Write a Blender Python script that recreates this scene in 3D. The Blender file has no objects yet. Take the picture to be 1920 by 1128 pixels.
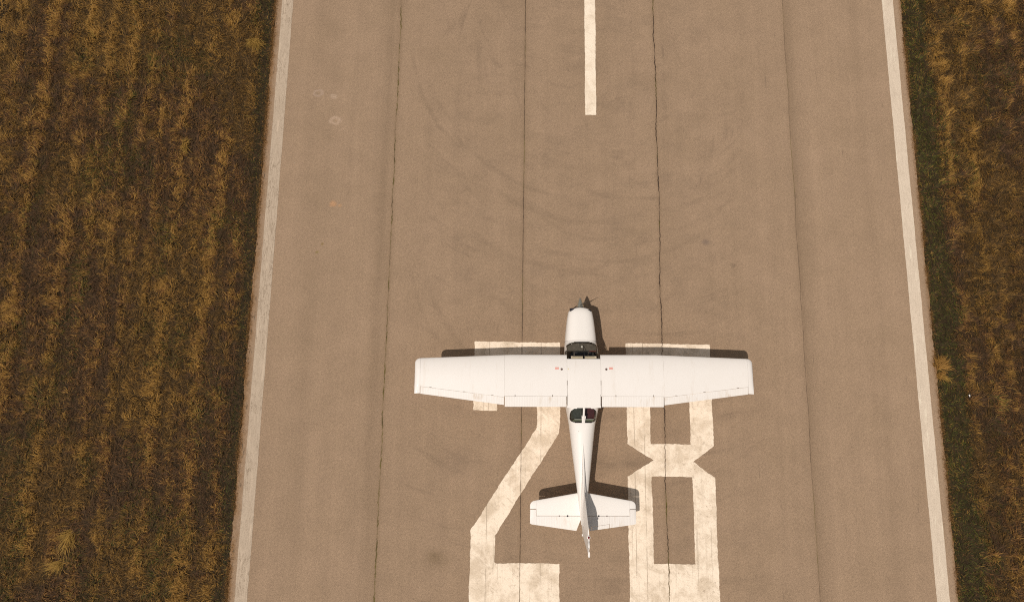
import bpy, math, random
import numpy as np
from mathutils import Vector, Matrix

C = bpy.context.scene
random.seed(4)
rng = np.random.default_rng(11)
R = math.radians

# ------------------------------------------------------------------ camera, sky, sun, exposure
cam_d = bpy.data.cameras.new('camera'); cam = bpy.data.objects.new('camera', cam_d)
C.collection.objects.link(cam); C.camera = cam
cam_d.sensor_width = 36; cam_d.lens = 24.0; cam_d.clip_start = .5; cam_d.clip_end = 3000
# columns are the camera's own axes written in world space
_m = ((0.99991554, -0.01299692, 0.0), (0.01278951, 0.98395804, -0.17794099), (0.00231269, 0.17792596, 0.98404116))
cam.matrix_world = Matrix.Translation((0, 0, 22.6)) @ Matrix(_m).to_4x4()

SUN = Vector((-.29, -.24, 1.0)).normalized()
elev = math.asin(SUN.z)
w = bpy.data.worlds.new('World'); C.world = w; w.use_nodes = True
wn = w.node_tree.nodes; wl = w.node_tree.links
sky = wn.new('ShaderNodeTexSky'); sky.sky_type = 'NISHITA'; sky.sun_disc = False
sky.sun_elevation = elev; sky.sun_rotation = math.atan2(SUN.x, SUN.y)
sky.dust_density = 3.0; sky.air_density = 1.0
hs = wn.new('ShaderNodeHueSaturation'); hs.inputs['Saturation'].default_value = .20
wl.new(sky.outputs[0], hs.inputs['Color']); wl.new(hs.outputs[0], wn['Background'].inputs[0])
wn['Background'].inputs[1].default_value = .05
sd = bpy.data.lights.new('sun', 'SUN'); sd.energy = 2.95; sd.angle = R(.53); sd.color = (1.0, .925, .85)
so = bpy.data.objects.new('sun', sd); C.collection.objects.link(so)
so.rotation_euler = SUN.to_track_quat('Z', 'Y').to_euler(); so.location = SUN * 60
C.view_settings.view_transform = 'Standard'; C.view_settings.look = 'None'
C.view_settings.gamma = 1; C.view_settings.exposure = 0
C.render.engine = 'CYCLES'
C.cycles.use_denoising = False
C.cycles.max_bounces = 6
C.cycles.filter_width = 1.1

# ------------------------------------------------------------------ helpers
def tag(o, label=None, cat=None, group=None, kind=None):
    if label: o['label'] = label
    if cat: o['category'] = cat
    if group: o['group'] = group
    if kind: o['kind'] = kind
    return o

def mesh(name, V, F, mat=None, parent=None, smooth=False, auto=None):
    m = bpy.data.meshes.new(name)
    m.from_pydata([tuple(v) for v in V], [], [tuple(f) for f in F]); m.validate(); m.update()
    if smooth: m.polygons.foreach_set('use_smooth', [True] * len(m.polygons))
    o = bpy.data.objects.new(name, m); C.collection.objects.link(o)
    if mat: m.materials.append(mat)
    if parent: o.parent = parent
    if auto:
        m.set_sharp_from_angle(angle=R(auto))
    return o

class MB:
    def __init__(s): s.V = []; s.F = []
    def add(s, V, F):
        b = len(s.V); s.V += [tuple(v) for v in V]; s.F += [tuple(i + b for i in f) for f in F]; return s
    def box(s, c, d, rz=0, taper=1.0):
        x, y, z = d[0] / 2, d[1] / 2, d[2] / 2; V = []
        for k, t in ((-1, 1.0), (1, taper)):
            for i, j in ((-1, -1), (1, -1), (1, 1), (-1, 1)):
                px, py = i * x * t, j * y * t
                V.append((c[0] + px * math.cos(rz) - py * math.sin(rz), c[1] + px * math.sin(rz) + py * math.cos(rz), c[2] + k * z))
        return s.add(V, [(3, 2, 1, 0), (4, 5, 6, 7), (0, 1, 5, 4), (1, 2, 6, 5), (2, 3, 7, 6), (3, 0, 4, 7)])
    def tube(s, P, rad, n=10, flat=(1, 1), up=(0, 1, 0)):
        P = [Vector(p) for p in P]; rads = rad if isinstance(rad, (list, tuple)) else [rad] * len(P)
        V = []
        for i, p in enumerate(P):
            d = (P[min(i + 1, len(P) - 1)] - P[max(i - 1, 0)]).normalized()
            a = Vector(up) - d * Vector(up).dot(d)
            if a.length < 1e-4: a = Vector((1, 0, 0)) - d * d.x
            a.normalize(); b = d.cross(a)
            for k in range(n):
                t = 2 * math.pi * k / n
                V.append(p + a * math.cos(t) * rads[i] * flat[0] + b * math.sin(t) * rads[i] * flat[1])
        F = [(i * n + k, i * n + (k + 1) % n, (i + 1) * n + (k + 1) % n, (i + 1) * n + k) for i in range(len(P) - 1) for k in range(n)]
        F += [tuple(range(n - 1, -1, -1)), tuple((len(P) - 1) * n + k for k in range(n))]
        return s.add(V, F)
    def lathe(s, prof, c, axis='z', n=24):
        V = []; F = []
        for r, h in prof:
            for k in range(n):
                t = 2 * math.pi * k / n; u, v = r * math.cos(t), r * math.sin(t)
                p = {'z': (u, v, h), 'y': (v, h, u), 'x': (h, u, v)}[axis]
                V.append((c[0] + p[0], c[1] + p[1], c[2] + p[2]))
        for i in range(len(prof) - 1):
            for k in range(n):
                F.append((i * n + k, i * n + (k + 1) % n, (i + 1) * n + (k + 1) % n, (i + 1) * n + k))
        F += [tuple(range(n - 1, -1, -1)), tuple((len(prof) - 1) * n + k for k in range(n))]
        return s.add(V, F)
    def build(s, name, mat=None, parent=None, smooth=False, auto=None):
        return mesh(name, s.V, s.F, mat, parent, smooth, auto)

class N:
    """small wrapper round a node tree so that materials read as formulas"""
    def __init__(s, name, group=False):
        if group:
            s.t = bpy.data.node_groups.new(name, 'ShaderNodeTree')
        else:
            s.mat = bpy.data.materials.new(name); s.mat.use_nodes = True; s.t = s.mat.node_tree
            s.t.nodes.clear(); s.out = s.t.nodes.new('ShaderNodeOutputMaterial')
        s.n = s.t.nodes; s.l = s.t.links
    def put(s, sock, v):
        if v is None: return
        if hasattr(v, 'is_linked') or hasattr(v, 'links'): s.l.new(v, sock)
        else:
            if isinstance(v, (tuple, list)) and len(v) == 3 and sock.type == 'RGBA': v = (*v, 1)
            sock.default_value = v
    def m(s, op, a, b=None, c=None, clamp=False):
        x = s.n.new('ShaderNodeMath'); x.operation = op; x.use_clamp = clamp
        for i, v in enumerate((a, b, c)): s.put(x.inputs[i], v) if v is not None else None
        return x.outputs[0]
    def xyz(s, kind='Position'):
        if kind == 'Position': g = s.n.new('ShaderNodeNewGeometry').outputs['Position']
        else: g = s.n.new('ShaderNodeTexCoord').outputs['Object']
        sp = s.n.new('ShaderNodeSeparateXYZ'); s.l.new(g, sp.inputs[0]); return g, sp.outputs[0], sp.outputs[1], sp.outputs[2]
    def comb(s, x, y, z=0.0):
        c = s.n.new('ShaderNodeCombineXYZ'); s.put(c.inputs[0], x); s.put(c.inputs[1], y); s.put(c.inputs[2], z); return c.outputs[0]
    def noise(s, vec, scale, detail=2, rough=.5, sx=1, sy=1, off=(0, 0, 0), color=False, dist=0):
        mp = s.n.new('ShaderNodeMapping'); s.l.new(vec, mp.inputs[0])
        mp.inputs['Scale'].default_value = (sx, sy, 1); mp.inputs['Location'].default_value = off
        x = s.n.new('ShaderNodeTexNoise'); s.l.new(mp.outputs[0], x.inputs['Vector'])
        x.inputs['Scale'].default_value = scale; x.inputs['Detail'].default_value = detail
        x.inputs['Roughness'].default_value = rough; x.inputs['Distortion'].default_value = dist
        return x.outputs[1 if color else 0]
    def ramp(s, v, a, b, lo=0.0, hi=1.0):
        x = s.n.new('ShaderNodeMapRange'); x.interpolation_type = 'SMOOTHSTEP'
        for i, q in enumerate((v, a, b, lo, hi)): s.put(x.inputs[i], q)
        return x.outputs[0]
    def mix(s, f, a, b, mode='MIX'):
        x = s.n.new('ShaderNodeMix'); x.data_type = 'RGBA'; x.blend_type = mode
        s.put(x.inputs[0], f); s.put(x.inputs[6], a); s.put(x.inputs[7], b); return x.outputs[2]
    def scale(s, col, f):
        x = s.n.new('ShaderNodeVectorMath'); x.operation = 'SCALE'; s.put(x.inputs[0], col); s.put(x.inputs[3], f); return x.outputs[0]
    def bsdf(s, col, rough=.8, metal=0.0, spec=.5, bump=None, bstr=.3, bdist=.01, **kw):
        b = s.n.new('ShaderNodeBsdfPrincipled'); s.put(b.inputs['Base Color'], col); s.put(b.inputs['Roughness'], rough)
        s.put(b.inputs['Metallic'], metal); s.put(b.inputs['Specular IOR Level'], spec)
        for k, v in kw.items(): s.put(b.inputs[k], v)
        if bump is not None:
            q = s.n.new('ShaderNodeBump'); q.inputs['Strength'].default_value = bstr; q.inputs['Distance'].default_value = bdist
            s.put(q.inputs['Height'], bump); s.l.new(q.outputs[0], b.inputs['Normal'])
        s.l.new(b.outputs[0], s.out.inputs[0]); return s.mat

# world coordinates of the four paving joints
JOINTS = (-4.17, .355, 5.016, 9.735)

def crack_group():
    """mask and moss colour of the long joints; joints open and close along their length"""
    g = N('joint_cracks', True)
    g.t.interface.new_socket('Mask', in_out='OUTPUT', socket_type='NodeSocketFloat')
    g.t.interface.new_socket('Color', in_out='OUTPUT', socket_type='NodeSocketColor')
    g.t.interface.new_socket('Halo', in_out='OUTPUT', socket_type='NodeSocketFloat')
    o = g.n.new('NodeGroupOutput')
    pos, x, y, z = g.xyz()
    total = None; halo = None
    #        wiggle1  wiggle2  width   strength  breaks
    spec = ((.06, .05, .024, .9, .50), (.016, .012, .015, .9, .32), (.085, .05, .021, 1.0, .18), (.05, .02, .012, .62, .30))
    for i, (x0, (a1, a2, wd, st, br)) in enumerate(zip(JOINTS, spec)):
        v = g.comb(i * 7.3, y, 0)
        n1 = g.noise(v, .55, 2, .5, off=(i * 3.1, 0, 0)); n2 = g.noise(v, 5.5, 3, .65, off=(i * 5.7, 4, 0)); n3 = g.noise(v, 2.2, 4, .7, off=(9 + i, 2, 0))
        off = g.m('ADD', g.m('MULTIPLY', g.m('SUBTRACT', n1, .5), a1 * 2), g.m('MULTIPLY', g.m('SUBTRACT', n2, .5), a2 * 2))
        d = g.m('ABSOLUTE', g.m('SUBTRACT', g.m('SUBTRACT', x, x0), off))
        ww = g.m('MULTIPLY', g.ramp(n3, .25, .75, .35, 1.5), wd)
        msk = g.m('MULTIPLY', g.m('SUBTRACT', 1.0, g.ramp(d, g.m('MULTIPLY', ww, .4), ww)), st)
        msk = g.m('MULTIPLY', msk, g.ramp(n3, br - .12, br + .12, .35, 1.0))
        hl = g.m('MULTIPLY', g.m('SUBTRACT', 1.0, g.ramp(d, .01, .16)), st)
        total = msk if total is None else g.m('MAXIMUM', total, msk)
        halo = hl if halo is None else g.m('MAXIMUM', halo, hl)
    moss = g.ramp(g.noise(pos, .35, 3, .6, off=(0, 40, 0)), .50, .60)
    moss = g.m('MAXIMUM', moss, g.m('MULTIPLY', g.ramp(x, -3.5, -4.0), g.ramp(g.noise(pos, .5, 3, .6, off=(0, 11, 0)), .38, .55, .25, .9)))
    col = g.mix(moss, (.055, .034, .022), (.115, .090, .020))
    col = g.mix(g.ramp(g.noise(pos, 9, 2), .45, .7, 0, .6), col, (.04, .028, .02))
    g.l.new(total, o.inputs['Mask']); g.l.new(col, o.inputs['Color']); g.l.new(halo, o.inputs['Halo'])
    return g.t
CRACKS = crack_group()

# ------------------------------------------------------------------ materials
def asphalt_mat():
    g = N('asphalt'); pos, x, y, z = g.xyz()
    base = g.mix(g.noise(pos, .55, 4, .6), (.288, .198, .124), (.350, .240, .158))
    # streaks left by the paver, along the runway
    st = g.noise(pos, 1.6, 4, .6, sx=1.6, sy=.045, off=(3, 0, 0))
    base = g.scale(base, g.ramp(st, .25, .75, .955, 1.04))
    bl = g.noise(pos, 1.3, 5, .65, off=(20, 3, 0)); base = g.scale(base, g.ramp(bl, .3, .7, .955, 1.04))
    # each paved lane has its own tone
    t = None
    for x0, a in zip(JOINTS, (.985, 1.03, .995, 1.03)):
        s_ = g.ramp(x, x0 - .03, x0 + .03, 1.0, a); t = s_ if t is None else g.m('MULTIPLY', t, s_)
    base = g.scale(base, g.m('MULTIPLY', t, .985))
    # oily band beside the joints
    for x0, wd, am in ((-4.48, .50, .34), (.15, .5, .12), (5.35, .45, .12), (12.2, .5, .16), (-6.9, .6, .14), (2.7, 2.2, .10), (.62, .35, .10)):
        d = g.m('ABSOLUTE', g.m('SUBTRACT', x, x0))
        k = g.m('MULTIPLY', g.m('SUBTRACT', 1.0, g.ramp(d, 0.0, wd)), g.ramp(g.noise(pos, .8, 3, .6, sy=.3, off=(x0, 0, 0)), .2, .8, .3 * am, 1.3 * am))
        base = g.mix(k, base, (.17, .115, .07))
    # lap joint: the outer lane starts darker, with a crisp wandering edge
    lap = g.m('ADD', x, g.m('MULTIPLY', g.m('SUBTRACT', g.noise(g.comb(3.0, y, 0), .9, 4, .6), .5), .14))
    lk = g.m('MULTIPLY', g.ramp(lap, 9.725, 9.75), g.ramp(lap, 10.45, 9.72, 0, 1)); base = g.mix(g.m('MULTIPLY', lk, .36), base, (.17, .115, .07))
    # rubber arcs where aircraft have turned round: rings with a noisy strength
    dn = g.noise(pos, .5, 2)
    def arc(cx, cy, r, wd, am, ang, span, sd):
        dx = g.m('SUBTRACT', x, cx); dy = g.m('SUBTRACT', y, cy)
        rr = g.m('SQRT', g.m('ADD', g.m('MULTIPLY', dx, dx), g.m('MULTIPLY', dy, dy)))
        d = g.m('ABSOLUTE', g.m('SUBTRACT', g.m('SUBTRACT', rr, r), g.m('MULTIPLY', g.m('SUBTRACT', dn, .5), .25)))
        k = g.m('SUBTRACT', 1.0, g.ramp(d, wd * .2, wd))
        dot = g.m('DIVIDE', g.m('ADD', g.m('MULTIPLY', dx, math.cos(R(ang))), g.m('MULTIPLY', dy, math.sin(R(ang)))), rr)
        k = g.m('MULTIPLY', k, g.ramp(dot, math.cos(R(span)), math.cos(R(span * .5))))
        nn = g.noise(pos, 1.5, 4, .65, off=(sd * 3.3, sd, 0))
        return g.m('MULTIPLY', g.m('MULTIPLY', k, am * .75), g.ramp(nn, .3, .65, .15, 1.0))
    for a in ((1.9, 13.6, 5.6, .13, .34, 207, 26, 1), (1.9, 13.6, 5.15, .08, .16, 214, 22, 2), (3.0, 14.2, 6.6, .12, .26, 238, 24, 3),
              (2.6, 12.0, 5.1, .14, .22, 262, 34, 4), (3.2, 11.4, 5.9, .10, .20, 275, 36, 5), (2.9, 9.2, 2.9, .12, .20, 255, 45, 6),
              (2.2, 6.0, 5.2, .16, .24, 212, 25, 7), (2.2, 6.0, 5.7, .10, .16, 205, 20, 8), (4.2, 12.3, 4.6, .16, .18, 300, 34, 9),
              (4.6, 10.4, 3.9, .14, .17, 290, 36, 10), (5.4, 8.8, 3.6, .14, .15, 300, 30, 11), (6.6, 14.0, 3.2, .12, .14, 270, 40, 12),
              (1.2, 9.0, 3.6, .12, .17, 245, 30, 13), (2.0, 7.6, 2.5, .12, .15, 275, 45, 14), (3.4, 6.8, 3.0, .10, .14, 250, 40, 15)):
        base = g.mix(arc(*a), base, (.12, .085, .055))
    # many faint overlapping scuffs, all swept round roughly the same way
    for cx, cy, sc, sd, am in ((2.7, 15.5, 2.3, 1, .42), (4.4, 13.0, 3.1, 2, .34), (.6, 11.0, 2.7, 3, .30)):
        dx = g.m('SUBTRACT', x, cx); dy = g.m('SUBTRACT', y, cy)
        rr = g.m('SQRT', g.m('ADD', g.m('MULTIPLY', dx, dx), g.m('MULTIPLY', dy, dy)))
        an = g.m('ARCTAN2', dx, g.m('MULTIPLY', dy, -1.0))
        pv = g.comb(g.m('MULTIPLY', rr, sc), g.m('MULTIPLY', an, 2.6), sd * 4.7)
        k = g.ramp(g.noise(pv, 1.0, 4, .62), .56, .74, 0, am)
        k = g.m('MULTIPLY', k, g.m('MULTIPLY', g.ramp(x, -3.9, -2.6), g.ramp(x, 9.0, 7.0)))
        k = g.m('MULTIPLY', k, g.ramp(g.noise(pos, .45, 3, .6, off=(sd * 9, 0, 0)), .35, .65, .15, 1.0))
        base = g.mix(k, base, (.17, .118, .078))
    scr = g.noise(pos, 11, 2, .5, sx=1.0, sy=.10, off=(0, 2, 3)); base = g.mix(g.m('MULTIPLY', g.ramp(scr, .70, .76, 0, .38), g.ramp(x, -3.5, 0)), base, (.12, .085, .06))
    cloud = g.noise(pos, .9, 5, .7, sx=.8, sy=1.5, off=(2, 8, 0))
    reg = g.m('MULTIPLY', g.ramp(x, -3.8, -1.5), g.ramp(x, 9.4, 6.5))
    base = g.mix(g.m('MULTIPLY', g.ramp(cloud, .48, .72, 0, .26), reg), base, (.17, .12, .08))
    # spots and stains
    wob = g.m('MULTIPLY', g.m('SUBTRACT', g.noise(pos, 6, 3), .5), .22)
    def spot(cx, cy, r, col, am, soft=.6, ring=None):
        dx = g.m('SUBTRACT', x, cx); dy = g.m('SUBTRACT', y, cy)
        rr = g.m('ADD', g.m('SQRT', g.m('ADD', g.m('MULTIPLY', dx, dx), g.m('MULTIPLY', g.m('MULTIPLY', dy, dy), 1.7))), wob)
        if ring: k = g.m('SUBTRACT', 1.0, g.ramp(g.m('ABSOLUTE', g.m('SUBTRACT', rr, r)), ring * .2, ring))
        else: k = g.m('SUBTRACT', 1.0, g.ramp(rr, r * (1 - soft), r))
        return g.mix(g.m('MULTIPLY', k, am), base, col)
    base = spot(-6.33, 10.47, .15, (.50, .36, .26), .45, ring=.11)
    base = spot(-6.30, 10.47, .10, (.36, .25, .16), .5)
    base = spot(-6.42, 11.38, .17, (.50, .37, .27), .38); base = spot(-6.98, 11.5, .14, (.44, .33, .26), .32, ring=.08)
    base = spot(-6.22, 7.40, .19, (.54, .27, .12), .42); base = spot(-6.0, 7.35, .10, (.50, .28, .14), .4)
    base = spot(-6.52, 5.98, .08, (.20, .13, .035), .55); base = spot(-6.64, 5.70, .10, (.20, .15, .035), .55)
    base = spot(6.6, 6.20, .20, (.15, .11, .09), .55, soft=.9); base = spot(7.5, 5.4, .13, (.17, .12, .08), .45)
    base = spot(-2.18, -4.2, .62, (.17, .115, .065), .36, soft=.95); base = spot(-2.35, -4.1, .32, (.15, .10, .05), .32, soft=.9)
    base = spot(3.3, -4.9, .5, (.19, .13, .085), .35, soft=.95); base = spot(-1.8, -1.2, 1.0, (.19, .13, .09), .25, soft=.95)
    base = spot(2.7, 12.6, .8, (.18, .125, .08), .22, soft=.95); base = spot(4.6, 12.0, .9, (.18, .125, .08), .2, soft=.95)
    # rusty, mossy margins of the tarmac
    e = g.m('MAXIMUM', g.ramp(g.m('ADD', x, g.m('MULTIPLY', wob, 1.0)), -8.50, -8.78), g.ramp(g.m('ADD', x, g.m('MULTIPLY', wob, .5)), 13.9, 14.12))
    en = g.ramp(g.noise(pos, 3.5, 4, .7, sy=.35), .3, .6, .25, 1.0)
    base = g.mix(g.m('MULTIPLY', g.m('MULTIPLY', e, en), .95), base, (.20, .105, .040))
    dk = g.m('MULTIPLY', g.ramp(x, -8.56, -8.6), g.ramp(g.noise(pos, 7, 3, .7, sx=2, sy=.4, off=(1, 9, 0)), .57, .66, 0, .7))
    base = g.mix(dk, base, (.08, .06, .04))
    # stone speckle
    rot = g.comb(g.m('ADD', g.m('MULTIPLY', x, .83), g.m('MULTIPLY', y, .56)), g.m('SUBTRACT', g.m('MULTIPLY', y, .83), g.m('MULTIPLY', x, .56)), 0.0)
    sp = g.noise(rot, 37, 3, .8, dist=.5); base = g.scale(base, g.ramp(sp, .28, .72, .70, 1.30))
    sp2 = g.noise(rot, 14, 3, .7, off=(5, 5, 5), dist=.4); base = g.scale(base, g.ramp(sp2, .3, .7, .92, 1.08))
    chip = g.ramp(g.noise(pos, 19, 1, .4, off=(7, 1, 0)), .78, .84); base = g.mix(g.m('MULTIPLY', chip, .5), base, (.55, .47, .38))
    cg = g.n.new('ShaderNodeGroup'); cg.node_tree = CRACKS
    base = g.mix(g.m('MULTIPLY', cg.outputs['Halo'], .30), base, (.20, .13, .075))
    base = g.mix(cg.outputs['Mask'], base, cg.outputs['Color'])
    hgt = g.m('SUBTRACT', g.m('MULTIPLY', sp, .4), g.m('MULTIPLY', cg.outputs['Mask'], 1.0))
    return g.bsdf(base, .93, spec=.25, bump=hgt, bstr=.35, bdist=.012)

def paint_mat(name, clean, dirty, wear, streak=.5, crack=1.0, grit=.09, cloud=.72, split=0.0):
    g = N(name); pos, x, y, z = g.xyz()
    n1 = g.noise(pos, 1.4, 6, .68, off=(wear * 10, 0, 0), dist=.4)
    col = g.mix(g.ramp(n1, .42, .66, 0, cloud), clean, dirty)
    n2 = g.noise(pos, 8.5, 5, .75, off=(3, wear * 7, 0), dist=.6)
    col = g.mix(g.ramp(n2, .53, .70, 0, cloud * .75), col, tuple(c * .78 for c in dirty))
    st = g.noise(pos, 7, 3, .6, sx=1.0, sy=.04); col = g.mix(g.ramp(st, .58, .68, 0, streak * .4), col, tuple(c * .8 for c in dirty))
    st2 = g.noise(pos, 13, 2, .5, sx=1.0, sy=.03, off=(8, 0, 0)); col = g.mix(g.ramp(st2, .66, .70, 0, streak * .7), col, tuple(c * .62 for c in dirty))
    dg = g.noise(g.comb(g.m('ADD', x, y), g.m('MULTIPLY', g.m('SUBTRACT', x, y), .28), 2.0), 4.5, 5, .7, off=(wear * 20, 5, 0))
    col = g.mix(g.ramp(dg, .54, .72, 0, cloud * .8), col, tuple(c * .85 for c in dirty))
    for lx, sd in ((4.03, 0), (.995, 1), (-.72, 2), (4.36, 3)):       # edges of an older coat showing through
        q = g.m('SUBTRACT', 1.0, g.ramp(g.m('ABSOLUTE', g.m('SUBTRACT', g.m('ADD', x, g.m('MULTIPLY', n2, .03)), lx + .015)), .004, .020))
        q = g.m('MULTIPLY', q, g.ramp(g.noise(pos, .9, 3, .6, off=(sd, 0, 0)), .40, .55, .1, .7)); col = g.mix(q, col, tuple(c * .62 for c in dirty))
    # worn through to the tarmac
    big = g.ramp(g.noise(pos, .55, 3, .6, off=(40 + wear, 11, 0)), .5, .62)
    w3 = g.m('MULTIPLY', g.ramp(g.noise(pos, 11, 5, .78, off=(1, 1, 0)), .62 - wear * .1, .68 - wear * .1), g.m('ADD', g.m('MULTIPLY', big, .85), .08 + wear * .3))
    col = g.mix(g.m('MULTIPLY', w3, .8), col, (.30, .215, .14))
    if split:      # lengthwise splits in a thick old line
        a_ = g.noise(pos, 9, 4, .75, sx=1.3, sy=.16, off=(6, 2, 0), dist=.6)
        ln = g.m('SUBTRACT', 1.0, g.ramp(g.m('ABSOLUTE', g.m('SUBTRACT', a_, .5)), .006, .028))
        ln = g.m('MULTIPLY', ln, g.ramp(g.noise(pos, 1.4, 3, .6, sy=.7, off=(0, 3, 0)), .42, .56, .25, split))
        col = g.mix(ln, col, (.20, .14, .09))
        pale = g.ramp(g.noise(pos, 8, 3, .6, sx=1.0, sy=.10, off=(2, 6, 0)), .58, .68, 0, .5); col = g.mix(pale, col, tuple(min(.8, c * 1.3) for c in clean))
    sp = g.noise(pos, 34, 2, .7, off=(2, 2, 0)); col = g.scale(col, g.ramp(sp, .3, .7, 1 - grit, 1 + grit))
    cg = g.n.new('ShaderNodeGroup'); cg.node_tree = CRACKS
    ck = g.mix(.35, cg.outputs['Color'], (.30, .2, .13))
    col = g.mix(g.m('MULTIPLY', cg.outputs['Mask'], crack), col, ck)
    return g.bsdf(col, .85, spec=.3, bump=g.m('SUBTRACT', sp, g.m('MULTIPLY', cg.outputs['Mask'], 1.5)), bstr=.25, bdist=.01)

M = {}
M['asphalt'] = asphalt_mat()
M['digit'] = paint_mat('digit_paint', (.90, .755, .59), (.58, .455, .32), .35)
M['centre'] = paint_mat('centre_paint', (.88, .75, .59), (.72, .58, .43), .05, .35)
M['edge_w'] = paint_mat('edge_paint_pale', (.66, .545, .42), (.57, .465, .35), .0, .15, grit=.12, cloud=.3, split=.15)
M['edge_g'] = paint_mat('edge_paint_grey', (.475, .375, .275), (.40, .31, .222), .05, .2, grit=.12, cloud=.35, split=.8)

def white_mat(name, col=(.805, .755, .70), ribs=False, dirt=.4, rough=.5):
    g = N(name); pos, x, y, z = g.xyz('Object')
    n = g.noise(pos, 2.2, 5, .65)
    c = g.mix(g.ramp(n, .35, .75, 0, dirt * .5), col, tuple(a * b for a, b in zip(col, (.93, .91, .88))))
    st = g.noise(pos, 5, 4, .7, sx=1, sy=.12, off=(4, 0, 0)); c = g.mix(g.ramp(st, .56, .72, 0, dirt * .55), c, (.60, .50, .39))
    bump = g.m('MULTIPLY', g.noise(pos, 1.3, 2), .3)
    if ribs:
        rb = g.m('SINE', g.m('MULTIPLY', x, 2 * math.pi / .076))
        bump = g.m('MULTIPLY', rb, .5)
        big = g.ramp(g.noise(pos, 1.7, 2, off=(0, 7, 0)), .5, .66, 0, .6)
        c = g.mix(g.m('MULTIPLY', g.ramp(g.noise(pos, 9, 3, .7, sy=.15), .45, .7), big), c, (.58, .46, .34))
        c = g.mix(g.ramp(rb, -1, -.2, .07, 0), c, (.62, .54, .45))
    return g.bsdf(c, rough, spec=.4, bump=bump, bstr=.16 if ribs else .10, bdist=.006, **{'Coat Weight': .03})
M['white'] = white_mat('aircraft_white')
M['ribbed'] = white_mat('ribbed_skin', ribs=True, dirt=.6)
M['clean'] = white_mat('fresh_white', (.84, .79, .73), dirt=.1)

def plain(name, col, rough=.6, metal=0.0, var=.25, spec=.5):
    g = N(name); pos, *_ = g.xyz('Object'); n = g.noise(pos, 12, 4, .6)
    return g.bsdf(g.scale(g.mix(0.0, col, col), g.ramp(n, .25, .75, 1 - var, 1 + var)), rough, metal, spec)
M['dark'] = plain('cabin_black', (.018, .016, .022), .7)
M['panel'] = plain('glare_shield', (.115, .098, .080), .8)
M['seat'] = plain('seat_cloth', (.030, .022, .03), .9)
M['red_cloth'] = plain('red_trim', (.20, .035, .025), .8)
M['burgundy'] = plain('burgundy_cloth', (.075, .018, .022), .9)
M['green'] = plain('green_lining', (.12, .135, .08), .8)
M['greygreen'] = plain('grey_green_lining', (.05, .055, .045), .85)
M['beige'] = plain('beige_visor', (.60, .49, .36), .8, var=.08)
M['tyre'] = plain('tyre_rubber', (.02, .02, .02), .85)
M['metal'] = plain('bare_metal', (.55, .54, .5), .35, .9)
M['chrome'] = plain('polished_spinner', (.62, .58, .47), .30, .85, var=.03)
M['blade'] = plain('blade_grey', (.10, .085, .07), .45, .3)
M['red'] = plain('beacon_red', (.22, .008, .012), .25)
M['pink'] = plain('placard_red', (.74, .24, .18), .6, var=.15)
M['gap'] = plain('seam_grey', (.20, .16, .13), .8)
M['fuelcap'] = plain('fuel_cap', (.11, .06, .045), .5)
M['amber'] = plain('aged_sealant', (.72, .62, .42), .6)

def glass_mat():
    g = N('cabin_glass')
    lw = g.n.new('ShaderNodeLayerWeight'); lw.inputs[0].default_value = .5
    fr = g.n.new('ShaderNodeMath'); fr.operation = 'MULTIPLY_ADD'; g.l.new(g.m('POWER', lw.outputs['Facing'], 5.0), fr.inputs[0]); fr.inputs[1].default_value = .9; fr.inputs[2].default_value = .045
    tr = g.n.new('ShaderNodeBsdfTransparent'); tr.inputs[0].default_value = (.82, .83, .80, 1)
    gl = g.n.new('ShaderNodeBsdfGlossy'); gl.inputs['Roughness'].default_value = .04
    mx = g.n.new('ShaderNodeMixShader'); g.l.new(fr.outputs[0], mx.inputs[0]); g.l.new(tr.outputs[0], mx.inputs[1]); g.l.new(gl.outputs[0], mx.inputs[2])
    g.l.new(mx.outputs[0], g.out.inputs[0]); return g.mat
M['glass'] = glass_mat()

def soil_mat():
    g = N('soil_under_grass'); pos, x, y, z = g.xyz()
    c = g.mix(g.ramp(g.noise(pos, 3, 6, .7), .3, .7), (.030, .021, .011), (.060, .038, .019))
    far = g.m('MAXIMUM', g.ramp(g.m('ABSOLUTE', g.m('SUBTRACT', x, 2.6)), 22, 30), g.ramp(g.m('ABSOLUTE', g.m('SUBTRACT', y, 5)), 21, 30))
    st = g.noise(pos, 1.0, 5, .65, sx=1, sy=.15); fi = g.noise(pos, 9, 6, .8)
    f = g.mix(g.ramp(st, .35, .7), (.05, .034, .014), (.15, .095, .034)); f = g.scale(f, g.ramp(fi, .3, .7, .6, 1.5))
    return g.bsdf(g.mix(far, c, f), .95, spec=.1, bump=g.noise(pos, 8, 6, .8), bstr=.8, bdist=.05)
M['soil'] = soil_mat()

def grass_mat():
    g = N('dry_grass'); a = g.n.new('ShaderNodeAttribute'); a.attribute_name = 'tint'
    b = g.n.new('ShaderNodeBsdfPrincipled'); g.l.new(a.outputs['Color'], b.inputs['Base Color']); b.inputs['Roughness'].default_value = .75
    b.inputs['Specular IOR Level'].default_value = .2
    t = g.n.new('ShaderNodeBsdfTranslucent'); g.l.new(a.outputs['Color'], t.inputs[0])
    mx = g.n.new('ShaderNodeMixShader'); mx.inputs[0].default_value = .25
    g.l.new(b.outputs[0], mx.inputs[1]); g.l.new(t.outputs[0], mx.inputs[2]); g.l.new(mx.outputs[0], g.out.inputs[0]); return g.mat
M['grass'] = grass_mat()

# ------------------------------------------------------------------ ground and runway
X0, X1 = -8.76, 14.06           # tarmac edges
mesh('ground', [(-900, -900, -.06), (900, -900, -.06), (900, 1100, -.06), (-900, 1100, -.06)], [(0, 1, 2, 3)], M['soil'])
tag(bpy.data.objects['ground'], kind='structure')

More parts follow.
